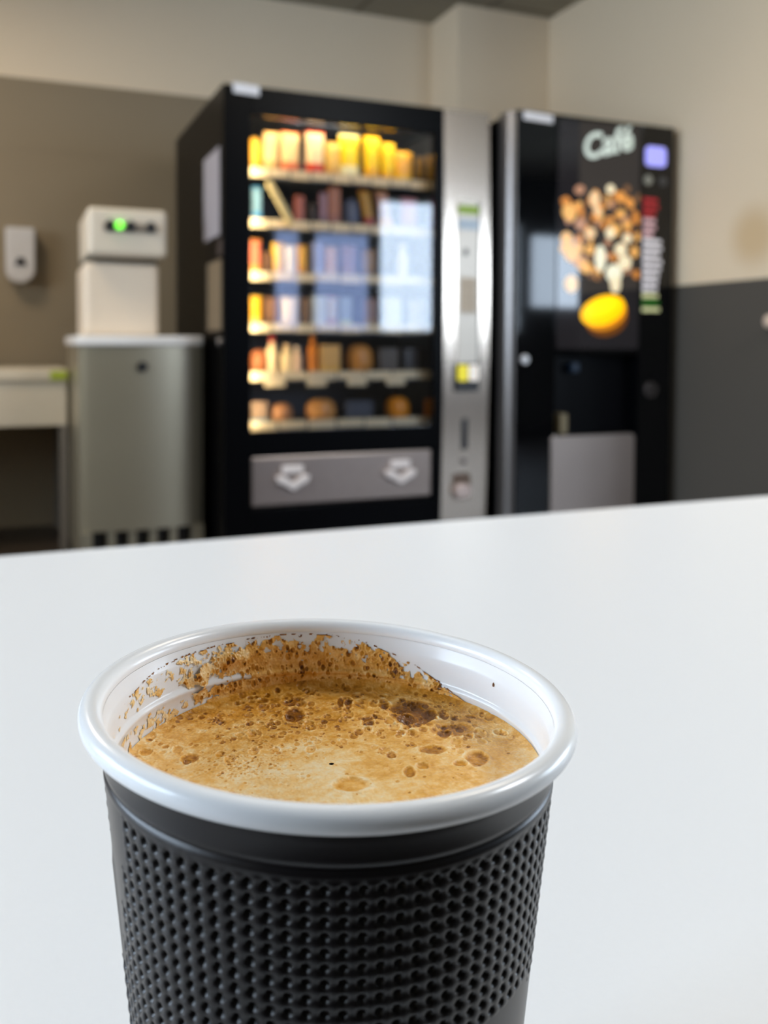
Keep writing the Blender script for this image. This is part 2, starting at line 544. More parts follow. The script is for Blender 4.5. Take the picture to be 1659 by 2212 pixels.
for k in range(900):
    r_ = 29.5 * math.sqrt(rng.rand()); an = rng.rand() * 2 * PI
    s0, d0 = r_ * math.sin(an), r_ * math.cos(an)
    back = 1 / (1 + math.exp(-(d0 - 6) / 4))
    if rng.rand() > 0.3 + 0.7 * back: continue
    rr_ = (0.14 + 0.22 * rng.rand() ** 2) * (1 + 1.6 * back * rng.rand())
    bub.append((s0, d0, rr_, rr_ * (1.0 + 0.5 * rng.rand()), 0.12 + 0.30 * rng.rand()))
for k in range(420):   # medium bubbles towards the back
    r_ = 30 * math.sqrt(rng.rand()); an = rng.rand() * 2 * PI
    s0, d0 = r_ * math.sin(an), r_ * math.cos(an)
    if d0 < 6 + 4 * rng.randn(): continue
    rr_ = 0.4 + 0.65 * rng.rand() ** 1.5
    bub.append((s0, d0, rr_, rr_ * (1.1 + 0.7 * rng.rand()), 0.05 + 0.22 * rng.rand()))
for k in range(260):   # patch of fine froth left of centre
    s0, d0 = -13 + rng.randn() * 3.6, 0.5 + rng.randn() * 2.6
    if s0 ** 2 + d0 ** 2 < 800:
        rr_ = 0.13 + 0.2 * rng.rand(); bub.append((s0, d0, rr_, rr_ * 1.2, 0.10 + 0.22 * rng.rand()))
for (s0, d0, rs, rd, dk) in bub:
    m_ = (np.abs(S_ - s0) < rs * 1.7) & (np.abs(D_ - d0) < rd * 1.7)
    if not m_.any(): continue
    s1, d1 = S_[m_], D_[m_]
    wob = 1 + 0.25 * (fbm(s1 * 1.1 + s0, d1 * 1.1 + d0, 51, 2) - 0.5) * min(1.0, rs)
    e = np.sqrt(((s1 - s0) / rs) ** 2 + ((d1 - d0) / rd) ** 2) * wob
    ins = np.clip((1.0 - e) / 0.28, 0, 1)
    edge = np.exp(-((e - 1.12) / 0.13) ** 2)
    tone[m_] += -dk * ins * (0.75 + 0.25 * e) + 0.11 * edge
    hgt[m_] += (-0.45 * ins + 0.25 * edge) * min(rs, 1.0)
fade = np.clip((1 - q_) / 0.06, 0, 1)
menisc = np.exp(-(1 - q_) / 0.035) * (0.5 + 1.1 * np.exp(-((np.degrees(t_) - 178) / 32) ** 2))
zf = LZ * 1 + (hgt * 0.42 * (0.25 + 0.75 * fade) + menisc) / 1000
Pf = np.stack([CX + (S_ * RX - D_ * FX) / 1000, CY + (S_ * RY - D_ * FY) / 1000, ZR + zf], -1)
o = grid_mesh('foam', Pf, FOAM, coffee, attr=np.clip(tone, 0.13, 1.0))

# froth clinging to the inside wall
TH = np.radians(np.linspace(118, 302, 1100))[None]
q = np.linspace(0, 1, 110)[:, None]
ztop = -0.0004
zbot = LZ + 0.049 * 0.0305 * np.sin(TH) - 0.0004
Zr = ztop + (zbot - ztop) * q
dg = np.degrees(TH)
top_line = np.interp(dg, [118, 132, 141, 155, 170, 183, 200, 213, 228, 240, 258, 275, 302],
                     [-.0092, -.0078, -.0064, -.0036, -.0014, -.0006, -.0006, -.0009, -.0012, -.0016, -.0030, -.0052, -.0078])
dens = np.interp(dg, [118, 141, 150, 180, 200, 212, 222, 240, 265, 285, 302], [.60, .56, .50, .47, .47, .46, .46, .44, .42, .46, .55])
depth = np.clip((top_line - Zr) / 0.0075, 0, 1)
SX = TH * 30.5
SZ = Zr * 1000
nz1 = fbm(SX * 0.8, SZ * 1.0 + 50, 61, 4)
nz2 = fbm(SX * 1.5, SZ * 1.5 + 50, 71, 3)
gap = np.exp(-((Zr + 0.0069) / 0.0006) ** 2) * np.clip((dg - 196) / 10, 0, 1)
fill = dens + 0.62 * depth ** 1.3 * np.clip((228 - dg) / 25, 0.12, 1) - 0.30 * gap
fill = fill + 0.45 * np.exp(-((dg - 226) / 3.0) ** 2) * np.exp(-((Zr + 0.0058) / 0.0022) ** 2)     # two thick blobs of foam
fill = fill + 0.42 * np.exp(-((dg - 213) / 5.0) ** 2) * np.exp(-((Zr + 0.0036) / 0.0011) ** 2)
on = (nz1 * 0.62 + nz2 * 0.38) < fill
line = np.abs(Zr - top_line) < 0.00016
on = (on & (Zr < top_line)) | (line & (nz2 > 0.57) & (dg > 135) & (dg < 262))
speck = ((dg - 121) ** 2 / 0.45 ** 2 + ((Zr + 0.0031) / 0.0004) ** 2) < 1
on = on | speck
thick = 0.00006 + 0.00042 * np.clip(fill - (nz1 * 0.62 + nz2 * 0.38), 0, 0.5)
blobs = np.exp(-((dg - 226) / 3.0) ** 2) * np.exp(-((Zr + 0.0055) / 0.002) ** 2) + np.exp(-((dg - 213) / 4.5) ** 2) * np.exp(-((Zr + 0.0036) / 0.001) ** 2)
thick = thick + 0.0007 * blobs * (0.6 + 0.8 * nz2)
tone_r = 0.70 + (fbm(SX * 0.7, SZ * 0.7 + 50, 81) - 0.5) * 0.55 + 0.22 * np.clip((dg - 205) / 30, 0, 1) - 0.06 * depth
tone_r = np.where(line, 0.16, tone_r)
tone_r = np.where(speck, 0.05, tone_r)
for k in range(520):
    a0 = 140 + 95 * rng.rand(); z0 = -0.0006 - 0.0085 * rng.rand()
    ra = 0.25 + 0.75 * rng.rand() ** 2; rz_ = ra * 0.00055 * (1 + .6 * rng.rand())
    ii = np.nonzero(np.abs(dg[0] - a0) < ra * 1.6)[0]
    if len(ii) == 0: continue
    sl = slice(ii[0], ii[-1] + 1)
    e = np.sqrt(((dg[:, sl] - a0) / ra) ** 2 + ((Zr[:, sl] - z0) / rz_) ** 2)
    ins = np.clip((1 - e) / 0.3, 0, 1)
    tone_r[:, sl] += -(0.12 + 0.3 * rng.rand()) * ins + 0.07 * np.exp(-((e - 1.15) / .15) ** 2)
    thick[:, sl] += 0.00008 * np.exp(-((e - 1.1) / .2) ** 2)
rr2 = inner_r(Zr) - 0.00004 - thick
Pr = cup_pts(TH + 0 * Zr, rr2, Zr)
keep = on[:-1, :-1] & on[1:, :-1] & on[:-1, 1:] & on[1:, 1:]
grid_mesh('foam_residue', Pr, FOAM, coffee, closed_u=False, attr=np.clip(tone_r, 0, 1), keep=keep)['label'] = 'bubbly froth clinging to the cup wall'

# ------------------------------------------------------------------ snack vending machine
black = mat('black_machine_paint', (5, 5, 6), 0.3, spec=0.06, vary=0.1, scale=8)
black_gloss = mat('black_gloss_panel', (4, 5, 7), 0.05, spec=0.5, vary=0.1, scale=8)
interior = mat('dark_machine_lining', (84, 86, 94), 0.5, spec=0.3)
steel = mat('brushed_steel', (172, 166, 162), 0.30, metal=0.95, vary=0.05, scale=6)
steel_lt = mat('pale_brushed_metal', (190, 175, 165), 0.33, metal=0.85, vary=0.05, scale=6)
sticker_white = mat('white_sticker', (232, 228, 228), 0.5)
label_cream = mat('cream_price_label', (226, 206, 166), 0.5)
shelf_m = mat('shelf_grey', (70, 74, 78), 0.4)
dark_plastic = mat('dark_plastic', (22, 21, 20), 0.4)

SX0, SX1, SY0, SY1, SH = 0.736, 1.845, 3.313, 4.33, 1.83
GX0, GX1, GZ0, GZ1 = 0.838, 1.600, 0.545, 1.726
PX = 1.633
sn = thing('snack_vending_machine', 'tall black snack vending machine with lit glass front and silver payment column', 'vending machine', ((SX0 + SX1) / 2, 3.8, 0))
IY = SY0 + 0.62
IX1 = 1.695
IZ1 = 1.795
c = MB()
c.box(SX0, GX0 - .02, SY0 + .04, SY1, .06, SH)
c.box(IX1 + .01, SX1, SY0 + .04, SY1, .06, SH)
c.box(GX0 - .02, IX1 + .01, SY0 + .04, SY1, IZ1 + .001, SH)
c.box(GX0 - .02, IX1 + .01, SY0 + .04, SY1, .06, GZ0 - .03)
c.box(GX0 - .02, IX1 + .01, IY, SY1, GZ0 - .03, IZ1)
c.build('cabinet', black, sn)
for x in (SX0 + .08, SX1 - .08):
    for y in (SY0 + .12, SY1 - .1):
        MB().cyl((x, y), .025, 0, .06, 'z').build('foot', dark_plastic, sn)
l = MB()
l.box(GX0 - .018, GX0 - .012, SY0 + .045, IY, GZ0 - .03, IZ1)
l.box(IX1 + .002, IX1 + .008, SY0 + .045, IY, GZ0 - .03, IZ1)
l.box(GX0 - .018, IX1 + .008, IY - .006, IY, GZ0 - .03, IZ1)
l.box(GX0 - .018, IX1 + .008, SY0 + .045, IY, IZ1 - .006, IZ1)
l.build('interior_lining', interior, sn)
d = MB()
d.box(SX0, GX0, SY0, SY0 + .038, .10, SH)
d.box(GX1, PX, SY0, SY0 + .038, .10, SH)
d.box(GX0, GX1, SY0, SY0 + .038, GZ1, SH)
d.box(GX0, GX1, SY0, SY0 + .038, .452, GZ0)
d.box(GX0, GX1, SY0, SY0 + .038, .10, .250)
d.box(GX0, GX1, SY0 + .034, SY0 + .038, .250, .452)
d.build('door', black, sn, bevel=0.004)
MB().box(GX0 + .0005, GX1 - .0005, SY0 + .014, SY0 + .019, GZ0 + .0005, GZ1 - .0005).build('glass_pane', glass_mat('display_glass', 1.54, (.97, .98, 1.0)), sn)
MB().box(GX0 + .004, GX1 - .004, SY0 + .012, SY0 + .030, .256, .446).build('delivery_flap', mat('taupe_brushed_metal', (168, 152, 142), .33, metal=.85), sn, bevel=0.006)
flap = sn.children[-1]
for hx, hz in ((1.002, .362), (1.452, .362)):
    m = MB()
    m.box(hx - .042, hx + .042, SY0 - .006, SY0 + .012, hz + .016, hz + .048)
    pts = [(-.066, .008), (-.040, .012), (0, -.018), (.040, .012), (.066, .008), (.060, -.016), (.030, -.030), (0, -.048), (-.030, -.030), (-.060, -.016)]
    m.prism([(hx + x, hz + z) for x, z in pts], SY0 - .016, SY0 + .012)
    ho = m.build('flap_handle', mat('pale_satin_metal', (232, 220, 212), .4, metal=.3), flap, bevel=0.005, segs=3)
# payment column, gently bowed
col = MB()
def bow(z):
    return 0.016 * math.cos((z - 1.05) / 0.8 * PI / 2)
N = 24
for i in range(N):
    z0, z1 = .10 + (SH - .10) * i / N, .10 + (SH - .10) * (i + 1) / N
    a0, a1 = SY0 - bow(z0), SY0 - bow(z1)
    vs = [(PX + .002, a0, z0), (SX1, a0, z0), (SX1, a1, z1), (PX + .002, a1, z1), (PX + .002, SY0 + .038, z0), (SX1, SY0 + .038, z0), (SX1, SY0 + .038, z1), (PX + .002, SY0 + .038, z1)]
    fs = [(0, 1, 2, 3), (4, 7, 6, 5), (0, 3, 7, 4), (1, 5, 6, 2)]
    if i == 0: fs.append((0, 4, 5, 1))
    if i == N - 1: fs.append((3, 2, 6, 7))
    col.add(vs, fs)
steel_col = mat('brushed_steel_column', (212, 196, 180), 0.21, metal=1.0, vary=0.04, scale=5)
pc = col.build('payment_column', steel_col, sn)
def on_col(name, x0, x1, z0, z1, m, d=.004, par=None, r=.004):
    yf = SY0 - (bow((z0 + z1) / 2) if z1 < .77 or name == 'instruction_plate' else .0164)
    mb = MB(); mb.prism(rrect((x0 + x1) / 2, (z0 + z1) / 2, x1 - x0, z1 - z0, min(r, (x1 - x0) / 2.1, (z1 - z0) / 2.1)), yf - d, yf + .01)
    return mb.build(name, m, par or pc)
on_col('instruction_plate', 1.694, 1.789, .772, 1.465, mat('pale_plate', (196, 186, 172), .4, metal=.5), .003)
MB().box(1.7895, 1.794, SY0 - .022, SY0, .772, 1.465).build('plate_edge', dark_plastic, pc)
on_col('header_label', 1.696, 1.787, 1.408, 1.444, mat('green_label', (150, 178, 62), .5), .006)
on_col('display', 1.696, 1.788, 1.345, 1.388, mat('grey_blue_display', (150, 162, 172), .2, emit=.12), .006)
on_col('selection_sensor', 1.722, 1.738, 1.240, 1.268, dark_plastic, .006, r=.007)
kp = on_col('keypad', 1.706, 1.780, 1.005, 1.150, mat('tan_keypad', (186, 168, 144), .5), .006)
for i in range(4):
    for j in range(3):
        MB().box(1.712 + j * .023, 1.728 + j * .023, SY0 - .0255, SY0 - .018, 1.015 + i * .034, 1.037 + i * .034).build('key', mat('key_tan', (204, 188, 166), .45), kp)
cr_ = on_col('card_reader', 1.688, 1.790, .683, .800, dark_plastic, .012, r=.01)
MB().prism(rrect(1.715, .760, .046, .066, .008), SY0 - .034, SY0 - .02).build('yellow_reader_mark', mat('yellow_mark', (232, 214, 40), .4, emit=.35), cr_)
MB().prism(rrect(1.764, .760, .042, .066, .008), SY0 - .034, SY0 - .02).build('white_reader_mark', mat('white_mark', (236, 226, 214), .4, emit=.35), cr_)
on_col('coin_slot', 1.722, 1.750, .440, .572, dark_plastic, .003, r=.013)
on_col('lock', 1.720, 1.748, .380, .408, mat('grey_lock', (120, 110, 104), .4, metal=.7), .004, r=.0139)
cc = on_col('coin_return', 1.684, 1.768, .236, .345, mat('brown_recess', (96, 78, 64), .5), .003, r=.02)
MB().prism(rrect(1.724, .272, .074, .060, .026), SY0 - .030, SY0 - .004).build('coin_cup', mat('pinkish_metal_cup', (214, 192, 182), .25, metal=.5), cc, bevel=.006)
# white sticker and side lock
MB().prism([(.772, 1.800), (.870, 1.796), (.870, 1.832), (.772, 1.836)], SY0 - .003, SY0 + .01).build('top_sticker', sticker_white, sn)
MB().cyl((3.350, .882), .016, SX0 - .014, SX0 + .004, 'x').build('side_lock', steel, sn)
MB().box(SX0 - .006, SX0 + .002, 3.325, 3.40, 1.200, 1.265).build('hinge_cover', mat('brown_hinge', (58, 46, 40), .5), sn, bevel=.003)

# shelves with price labels
SHY = 3.398
shelf_z = [1.524, 1.330, 1.128, .930, .742, .550]
label_h = [.036, .034, .034, .034, .034, .034]
tags_n = [10, 10, 9, 9, 7, 7]
for k, z in enumerate(shelf_z):
    sb = MB()
    sb.box(GX0 - .010, IX1, SHY + .004, IY - .01, z - .006, z)
    sb.box(GX0 - .010, IX1, SHY, SHY + .006, z - .012, z + .022)
    so = sb.build('shelf', shelf_m, sn)
    wid = (IX1 - GX0 - .012) / tags_n[k]
    for i in range(tags_n[k]):
        x = GX0 + .008 + i * wid
        MB().box(x + .004, x + wid - .004, SHY - .004, SHY, z - .010 + .004 * (i % 2), z + .025).build('price_label', label_cream, so)
    if k == 4:
        for i in range(4):
            x = GX0 + .075 + i * .17
            MB().box(x, x + .082, SHY - .007, SHY - .004, z - .034, z + .006).build('price_label', label_cream, so)
LT = mat('lit_diffuser', (255, 226, 176), .5, emit=2.0, ecol=(255, 214, 150))
MB().box(GX0 - .010, GX0 - .002, SY0 + .046, SY0 + .062, GZ0 + .02, GZ1 - .02).build('light_tube', LT, sn)
MB().box(GX0 + .02, GX1 - .05, SY0 + .046, SY0 + .062, 1.775, 1.785).build('light_tube', LT, sn)
GLOW = (1.0, 0.80, 0.50)
area('machine_lamp', (GX0 + .012, SY0 + .054, (GZ0 + GZ1) / 2), .03, 1.15, 3.2, GLOW, (math.radians(90), 0, math.radians(-80)))
area('machine_lamp', (1.22, SY0 + .056, 1.770), .70, .03, 2.2, GLOW, (math.radians(38), 0, 0))

# ------------------------------------------------------------------ products
PAL = {}
def pm(rgb, rough=.35):
    return mat('wrapper_%d_%d_%d' % tuple(rgb), rgb, rough, spec=.4, vary=.18, scale=60)
def pouch(x, y, z, w, h, d, lean=0.0):
    def f(sgn):
        def g(u, v):
            a, b = 2 * u - 1, 2 * v - 1
            t = max(0, 1 - abs(a) ** 3.2) ** .55 * max(0, 1 - abs(b) ** 5) ** .5
            zz_ = z + h * v
            wig = 1 - .06 * (1 - abs(b) ** 2) * (abs(a))
            return (x + a * w / 2 * wig + lean * (zz_ - z), y + d / 2 - sgn * (d / 2) * t, zz_)
        return g
    return f
def product(kind, x, z, w, h, colA, colB, name, label, group, y=None, lean=0.0, d=None):
    y = y or SHY + .022
    m = MB()
    loc = (x, y + .02, z)
    A, B = pm(colA), pm(colB)
    if kind == 'pouch':
        d = d or min(.05, w * .7)
        f = pouch(x, y, z, w, h, d, lean)
        mf = lambda u, v: 1 if (v < .30 or v > .9) else 0
        m.grid(f(1), 14, 18, mf=mf); m.grid(f(-1), 14, 18, mf=mf)
        o = m.build(name, [A, B], loc=loc, smooth=True)
    elif kind == 'bar':
        d = d or .022
        b0, b1 = [], []
        for (zz_, s) in ((0, .92), (.04, 1), (.96, 1), (1, .92)):
            pass
        hw = w / 2
        vs, fs = [], []
        lv = [0, .06, .34, .36, .94, 1]
        for q1 in lv:
            e = .35 if q1 in (0, 1) else 1
            for (sx, sy) in ((-1, 0), (1, 0), (1, 1), (-1, 1)):
                vs.append((x + sx * hw + lean * h * q1, y + d / 2 + (sy - .5) * d * e, z + h * q1))
        m.v = vs
        for i in range(len(lv) - 1):
            for j in range(4):
                m.f.append((i * 4 + j, i * 4 + (j + 1) % 4, (i + 1) * 4 + (j + 1) % 4, (i + 1) * 4 + j)); m.m.append(1 if i < 2 else 0)
        m.f += [(3, 2, 1, 0), tuple(len(vs) - 4 + j for j in range(4))]; m.m += [1, 0]
        o = m.build(name, [A, B], loc=loc, bevel=.002)
    elif kind == 'bottle':
        r = w / 2
        pr = [(r * .9, 0), (r, .02 * h), (r, .28 * h), (r * .96, .30 * h), (r * .96, .55 * h), (r, .57 * h), (r, .66 * h), (r * .45, .84 * h), (r * .40, .88 * h)]
        m.lathe(pr, (x, y + r, z), 24, 0)
        m.lathe([(r * .46, .88 * h), (r * .46, 1.0 * h)], (x, y + r, z), 24, 1)
        o = m.build(name, [A, B], loc=(x, y + r, z), smooth=False, bevel=.001)
    elif kind == 'bun':
        d = d or w * .8
        def g(u, v):
            a = u * 2 * PI; b = (v - .5) * PI
            cx_, cz_ = math.cos(b), math.sin(b)
            sq = abs(cx_) ** .7
            return (x + w / 2 * sq * math.cos(a), y + d / 2 + d / 2 * sq * math.sin(a), z + h / 2 + h / 2 * (abs(cz_) ** .85) * (1 if cz_ > 0 else -1))
        m.grid(g, 24, 14, mf=lambda u, v: 1 if v < .28 else 0)
        o = m.build(name, [A, B], loc=loc, smooth=True)
    else:  # carton
        d = d or .05
        m.box(x - w / 2, x + w / 2, y, y + d, z, z + h * .3, 1)
        m.box(x - w / 2, x + w / 2, y, y + d, z + h * .3, z + h, 0)
        o = m.build(name, [A, B], loc=loc, bevel=.002)
    return tag(o, label, {'pouch': 'snack bag', 'bar': 'snack bar', 'bottle': 'bottle', 'bun': 'pastry', 'carton': 'carton'}[kind], group)

def px2x(px):      # image column of the shelf front to world x on the shelf front
    a_ = (px - 829.5) / 1950.0
    return 3.43 * (0.3840 + a_ * 0.9233) / (0.9228 - a_ * 0.3840)
def px2z(px, py):
    a_, b_ = (px - 829.5) / 1950.0, (808.93 - py) / 1950.0
    return CAM_Z + 3.43 * (-0.032 + a_ * .0044 + b_ * .9995) / (0.9228 - a_ * 0.384)
G = ['snacks on the top shelf', 'snacks on the second shelf', 'snacks on the third shelf', 'snacks on the fourth shelf', 'pastries and snacks on the fifth shelf', 'pastries and snacks on the bottom shelf']
SHN = ['top', 'second', 'third', 'fourth', 'fifth', 'bottom']
ITEMS = [
 [('bun', 552, 34, 300, (232, 172, 40), (150, 90, 30), 'round yellow snack'), ('pouch', 587, 34, 288, (240, 205, 140), (220, 170, 100), 'cream bag'),
  ('pouch', 627, 42, 288, (244, 206, 146), (226, 120, 70), 'cream bag with a reddish edge'), ('pouch', 681, 42, 287, (248, 214, 170), (214, 70, 36), 'pale bag with a red base'),
  ('pouch', 719, 34, 310, (226, 186, 92), (206, 160, 80), 'short tan yellow bag'), ('pouch', 754, 46, 293, (250, 206, 20), (255, 240, 190), 'bright yellow bag with painted white highlight'),  # near-white second colour of the bright yellow bag is a painted highlight
  ('pouch', 803, 36, 297, (252, 204, 0), (246, 180, 30), 'plain bright yellow bag'), ('pouch', 838, 30, 312, (250, 208, 10), (236, 180, 20), 'narrow yellow bag'),
  ('pouch', 870, 44, 330, (240, 176, 60), (250, 190, 0), 'orange yellow bag'), ('pouch', 906, 20, 342, (120, 90, 20), (60, 44, 16), 'narrow dark gold bag'), ('pouch', 931, 24, 338, (130, 96, 14), (70, 50, 14), 'dark gold bag')],
 [('pouch', 556, 24, 405, (110, 150, 170), (60, 140, 190), 'teal blue bag'), ('bar', 646, 20, 424, (160, 84, 60), (140, 70, 50), 'reddish brown bar'),
  ('bun', 674, 26, 436, (48, 36, 28), (36, 26, 20), 'small dark brown snack'), ('bar', 697, 16, 418, (150, 110, 120), (120, 90, 100), 'mauve bar'),
  ('bar', 720, 26, 405, (170, 98, 50), (150, 84, 50), 'wide brown orange bar'), ('bun', 760, 38, 430, (90, 98, 120), (40, 42, 52), 'round grey blue snack'),
  ('pouch', 800, 26, 408, (190, 140, 40), (170, 60, 50), 'dark yellow and red bag'), ('pouch', 837, 30, 415, (190, 140, 120), (240, 160, 50), 'pinkish bag with an orange base'),
  ('pouch', 884, 38, 428, (196, 120, 130), (176, 110, 120), 'pink bag'), ('pouch', 934, 18, 430, (130, 100, 130), (110, 80, 120), 'narrow purple bag')],
 [('pouch', 550, 32, 517, (226, 120, 84), (236, 160, 70), 'salmon orange bag'), ('bar', 577, 16, 545, (120, 84, 50), (100, 70, 40), 'brown bar'),
  ('pouch', 601, 28, 524, (244, 190, 40), (240, 180, 60), 'yellow bag'), ('pouch', 628, 26, 530, (236, 220, 190), (240, 226, 200), 'cream white bag'),
  ('pouch', 653, 24, 530, (240, 176, 40), (226, 150, 40), 'orange yellow bag'), ('carton', 684, 22, 524, (150, 156, 190), (170, 176, 200), 'lavender carton'),
  ('pouch', 715, 32, 532, (206, 160, 130), (220, 180, 150), 'peach bag'), ('pouch', 755, 36, 530, (150, 120, 130), (170, 140, 140), 'mauve bag'),
  ('bar', 795, 28, 540, (150, 108, 50), (120, 84, 40), 'gold brown bar'), ('bottle', 871, 24, 528, (236, 222, 196), (240, 230, 210), 'cream white bottle'), ('bun', 914, 34, 558, (40, 42, 50), (30, 30, 36), 'round black snack')],
 [('pouch', 551, 34, 638, (246, 176, 20), (246, 196, 90), 'orange bag'), ('bar', 586, 26, 642, (140, 100, 64), (120, 84, 54), 'brown bar'),
  ('pouch', 627, 42, 640, (240, 220, 196), (232, 214, 196), 'white cream bag'), ('bar', 660, 16, 644, (130, 96, 54), (110, 80, 44), 'narrow brown bar'),
  ('carton', 688, 30, 640, (196, 204, 200), (214, 218, 214), 'pale grey carton'), ('pouch', 717, 28, 640, (206, 196, 186), (200, 150, 150), 'pale bag with a pink base'),
  ('carton', 746, 24, 642, (140, 154, 160), (200, 206, 120), 'grey blue carton with a lime base'), ('bar', 799, 28, 645, (130, 90, 70), (150, 110, 70), 'pinkish brown bar'),
  ('pouch', 848, 44, 642, (200, 196, 186), (210, 206, 196), 'pale grey bag'), ('pouch', 905, 40, 648, (180, 172, 160), (190, 182, 170), 'grey beige bag')],
 [('bun', 562, 44, 755, (170, 100, 54), (220, 160, 90), 'brown wrapped pastry'), ('bottle', 590, 26, 728, (244, 210, 160), (190, 60, 50), 'cream bottle with a red cap'),
  ('bottle', 622, 32, 744, (246, 214, 160), (236, 200, 150), 'cream bottle'), ('bottle', 643, 22, 748, (236, 200, 164), (240, 220, 190), 'pale slim bottle'),
  ('bottle', 677, 22, 726, (220, 130, 30), (226, 130, 20), 'orange bottle'), ('carton', 712, 44, 745, (220, 170, 84), (236, 180, 60), 'yellow wrapped sandwich'),
  ('bun', 782, 60, 744, (206, 140, 66), (180, 120, 60), 'large tan bun'), ('carton', 838, 42, 752, (70, 54, 24), (60, 40, 24), 'dark olive carton'), ('carton', 893, 46, 752, (44, 36, 26), (54, 44, 30), 'dark brown carton')],
 [('carton', 560, 34, 868, (150, 124, 100), (30, 150, 180), 'grey box with a cyan tag'), ('bun', 612, 50, 872, (180, 124, 78), (150, 100, 64), 'tan bread roll'),
  ('bun', 700, 66, 862, (212, 148, 80), (196, 140, 76), 'large tan bun'), ('carton', 775, 60, 866, (54, 56, 66), (70, 72, 64), 'dark grey tray'),
  ('bun', 865, 52, 858, (226, 140, 30), (240, 170, 40), 'orange yellow pastry'), ('bar', 930, 22, 862, (206, 126, 30), (190, 110, 24), 'narrow orange bar')],
]
KN = {'pouch': 'snack_bag', 'bar': 'snack_bar', 'bottle': 'drink_bottle', 'bun': 'wrapped_pastry', 'carton': 'food_carton'}
ORD = ['first', 'second', 'third', 'fourth', 'fifth', 'sixth', 'seventh', 'eighth', 'ninth', 'tenth', 'eleventh']
for k, row in enumerate(ITEMS):
    z = shelf_z[k] + .0006
    for i, (kind, px, wp, ytop, ca, cb, txt) in enumerate(row):
        x = px2x(px)
        wd_ = px2x(px + wp / 2) - px2x(px - wp / 2)
        h = min(max(.05, px2z(px, ytop) - z), (shelf_z[k - 1] if k else 1.76) - z - .02)
        pos = 'at the left end' if i == 0 else ('at the right end' if i == len(row) - 1 else ORD[i] + ' from the left')
        lean = .18 if (k == 1 and kind == 'pouch' and 780 < px < 850) else 0.0
        lean = -lean
        product(kind, x, z, wd_ * .97, h, ca, cb, KN[kind], '%s on the %s machine shelf, %s' % (txt, SHN[k], pos), G[k], lean=lean)
# the long pale stick leaning across the second shelf
xa, xb = px2x(572), px2x(622)
st = MB()
p0, p1 = Vector((xb, SHY - .028, shelf_z[1] + .006)), Vector((xa, SHY - .022, px2z(572, 398)))
dirv = (p1 - p0).normalized(); side = dirv.cross(Vector((0, 1, 0))).normalized() * .014; dep = Vector((0, .012, 0))
vs = []
for q1, s in ((0, .5), (.05, 1), (.95, 1), (1, .5)):
    c0 = p0 + (p1 - p0) * q1
    vs += [c0 + side * s, c0 + side * s + dep, c0 - side * s + dep, c0 - side * s]
fs = [(i * 4 + j, i * 4 + (j + 1) % 4, i * 4 + 4 + (j + 1) % 4, i * 4 + 4 + j) for i in range(3) for j in range(4)] + [(3, 2, 1, 0), (12, 13, 14, 15)]
st.add(vs, fs)
tag(st.build('snack_stick', pm((214, 196, 140)), loc=tuple(p0), bevel=.003), 'long pale cream stick leaning diagonally across the second shelf', 'snack stick')

# ------------------------------------------------------------------ coffee vending machine
KX0, KX1, KY0, KY1, KH = 1.885, 2.708, 3.20, 3.93, 1.83
cf = thing('coffee_vending_machine', 'black hot drinks machine with coffee bean picture beside the right wall', 'vending machine', ((KX0 + KX1) / 2, 3.55, 0))
m = MB()
m.box(KX0 + .004, KX1 - .004, KY0 + .10, KY1, .06, KH - .015)
m.build('cabinet', black, cf, bevel=.006)
for x in (KX0 + .08, KX1 - .08):
    for y in (KY0 + .14, KY1 - .08):
        MB().cyl((x, y), .025, 0, .06, 'z').build('foot', dark_plastic, cf)
m = MB()
CX0, CX1, CZ0, CZ1 = 2.106, 2.530, .498, .838
m.box(KX0 + .03, CX0, KY0, KY0 + .098, .08, KH)
m.box(CX1, KX1, KY0, KY0 + .098, .08, KH)
m.box(CX0, CX1, KY0, KY0 + .098, CZ1, KH)
m.box(CX0, CX1, KY0, KY0 + .098, .08, CZ0)
m.box(CX0, CX1, KY0 + .090, KY0 + .098, CZ0, CZ1)
door = m.build('door', black_gloss, cf, bevel=.006)
m = MB()
m.prism([(KX0 + .029, KY0 + .004), (KX0 + .012, KY0 + .012), (KX0, KY0 + .03), (KX0, KY0 + .098), (KX0 + .029, KY0 + .098)], .08, KH - .004, 'z')
m.build('edge_strip', mat('silver_strip', (124, 120, 118), .32, metal=.8), cf, bevel=.003)
MB().prism([(1.940, 1.792), (2.080, 1.788), (2.080, 1.820), (1.940, 1.826)], KY0 - .002, KY0 + .008).build('top_sticker', sticker_white, cf)
# picture panel: beans falling into a lit cup
pan = MB()
pan.prism(rrect(2.316, 1.336, .416, .952, .012), KY0 - .003, KY0 + .004)
panel = pan.build('picture_panel', mat('charcoal_picture', (40, 37, 39), .05, spec=.7, vary=.25, scale=5, emit=.10), cf)
bean_cols = [(236, 176, 96), (240, 200, 150), (226, 150, 70), (232, 170, 90), (206, 130, 56), (250, 226, 186), (180, 130, 100), (246, 236, 206), (120, 84, 56)]
bean_m = [mat('printed_bean_%d' % i, c_, .15, emit=.5, vary=.15, scale=90) for i, c_ in enumerate(bean_cols)]
def cpx(px, py):
    a_, b_ = (px - 829.5) / 1950.0, (808.93 - py) / 1950.0
    den = (0.9228 - a_ * 0.384)
    return 3.2 * (0.384 + a_ * .9233) / den, CAM_Z + 3.2 * (-0.032 + a_ * .0044 + b_ * .9995) / den
def zpx(u, v):     # point of the enlarged detail to the panel plane
    return cpx(1100 + u / 4.366, 220 + v / 4.366)
bm_ = MB()
layer = [KY0 - .0034]
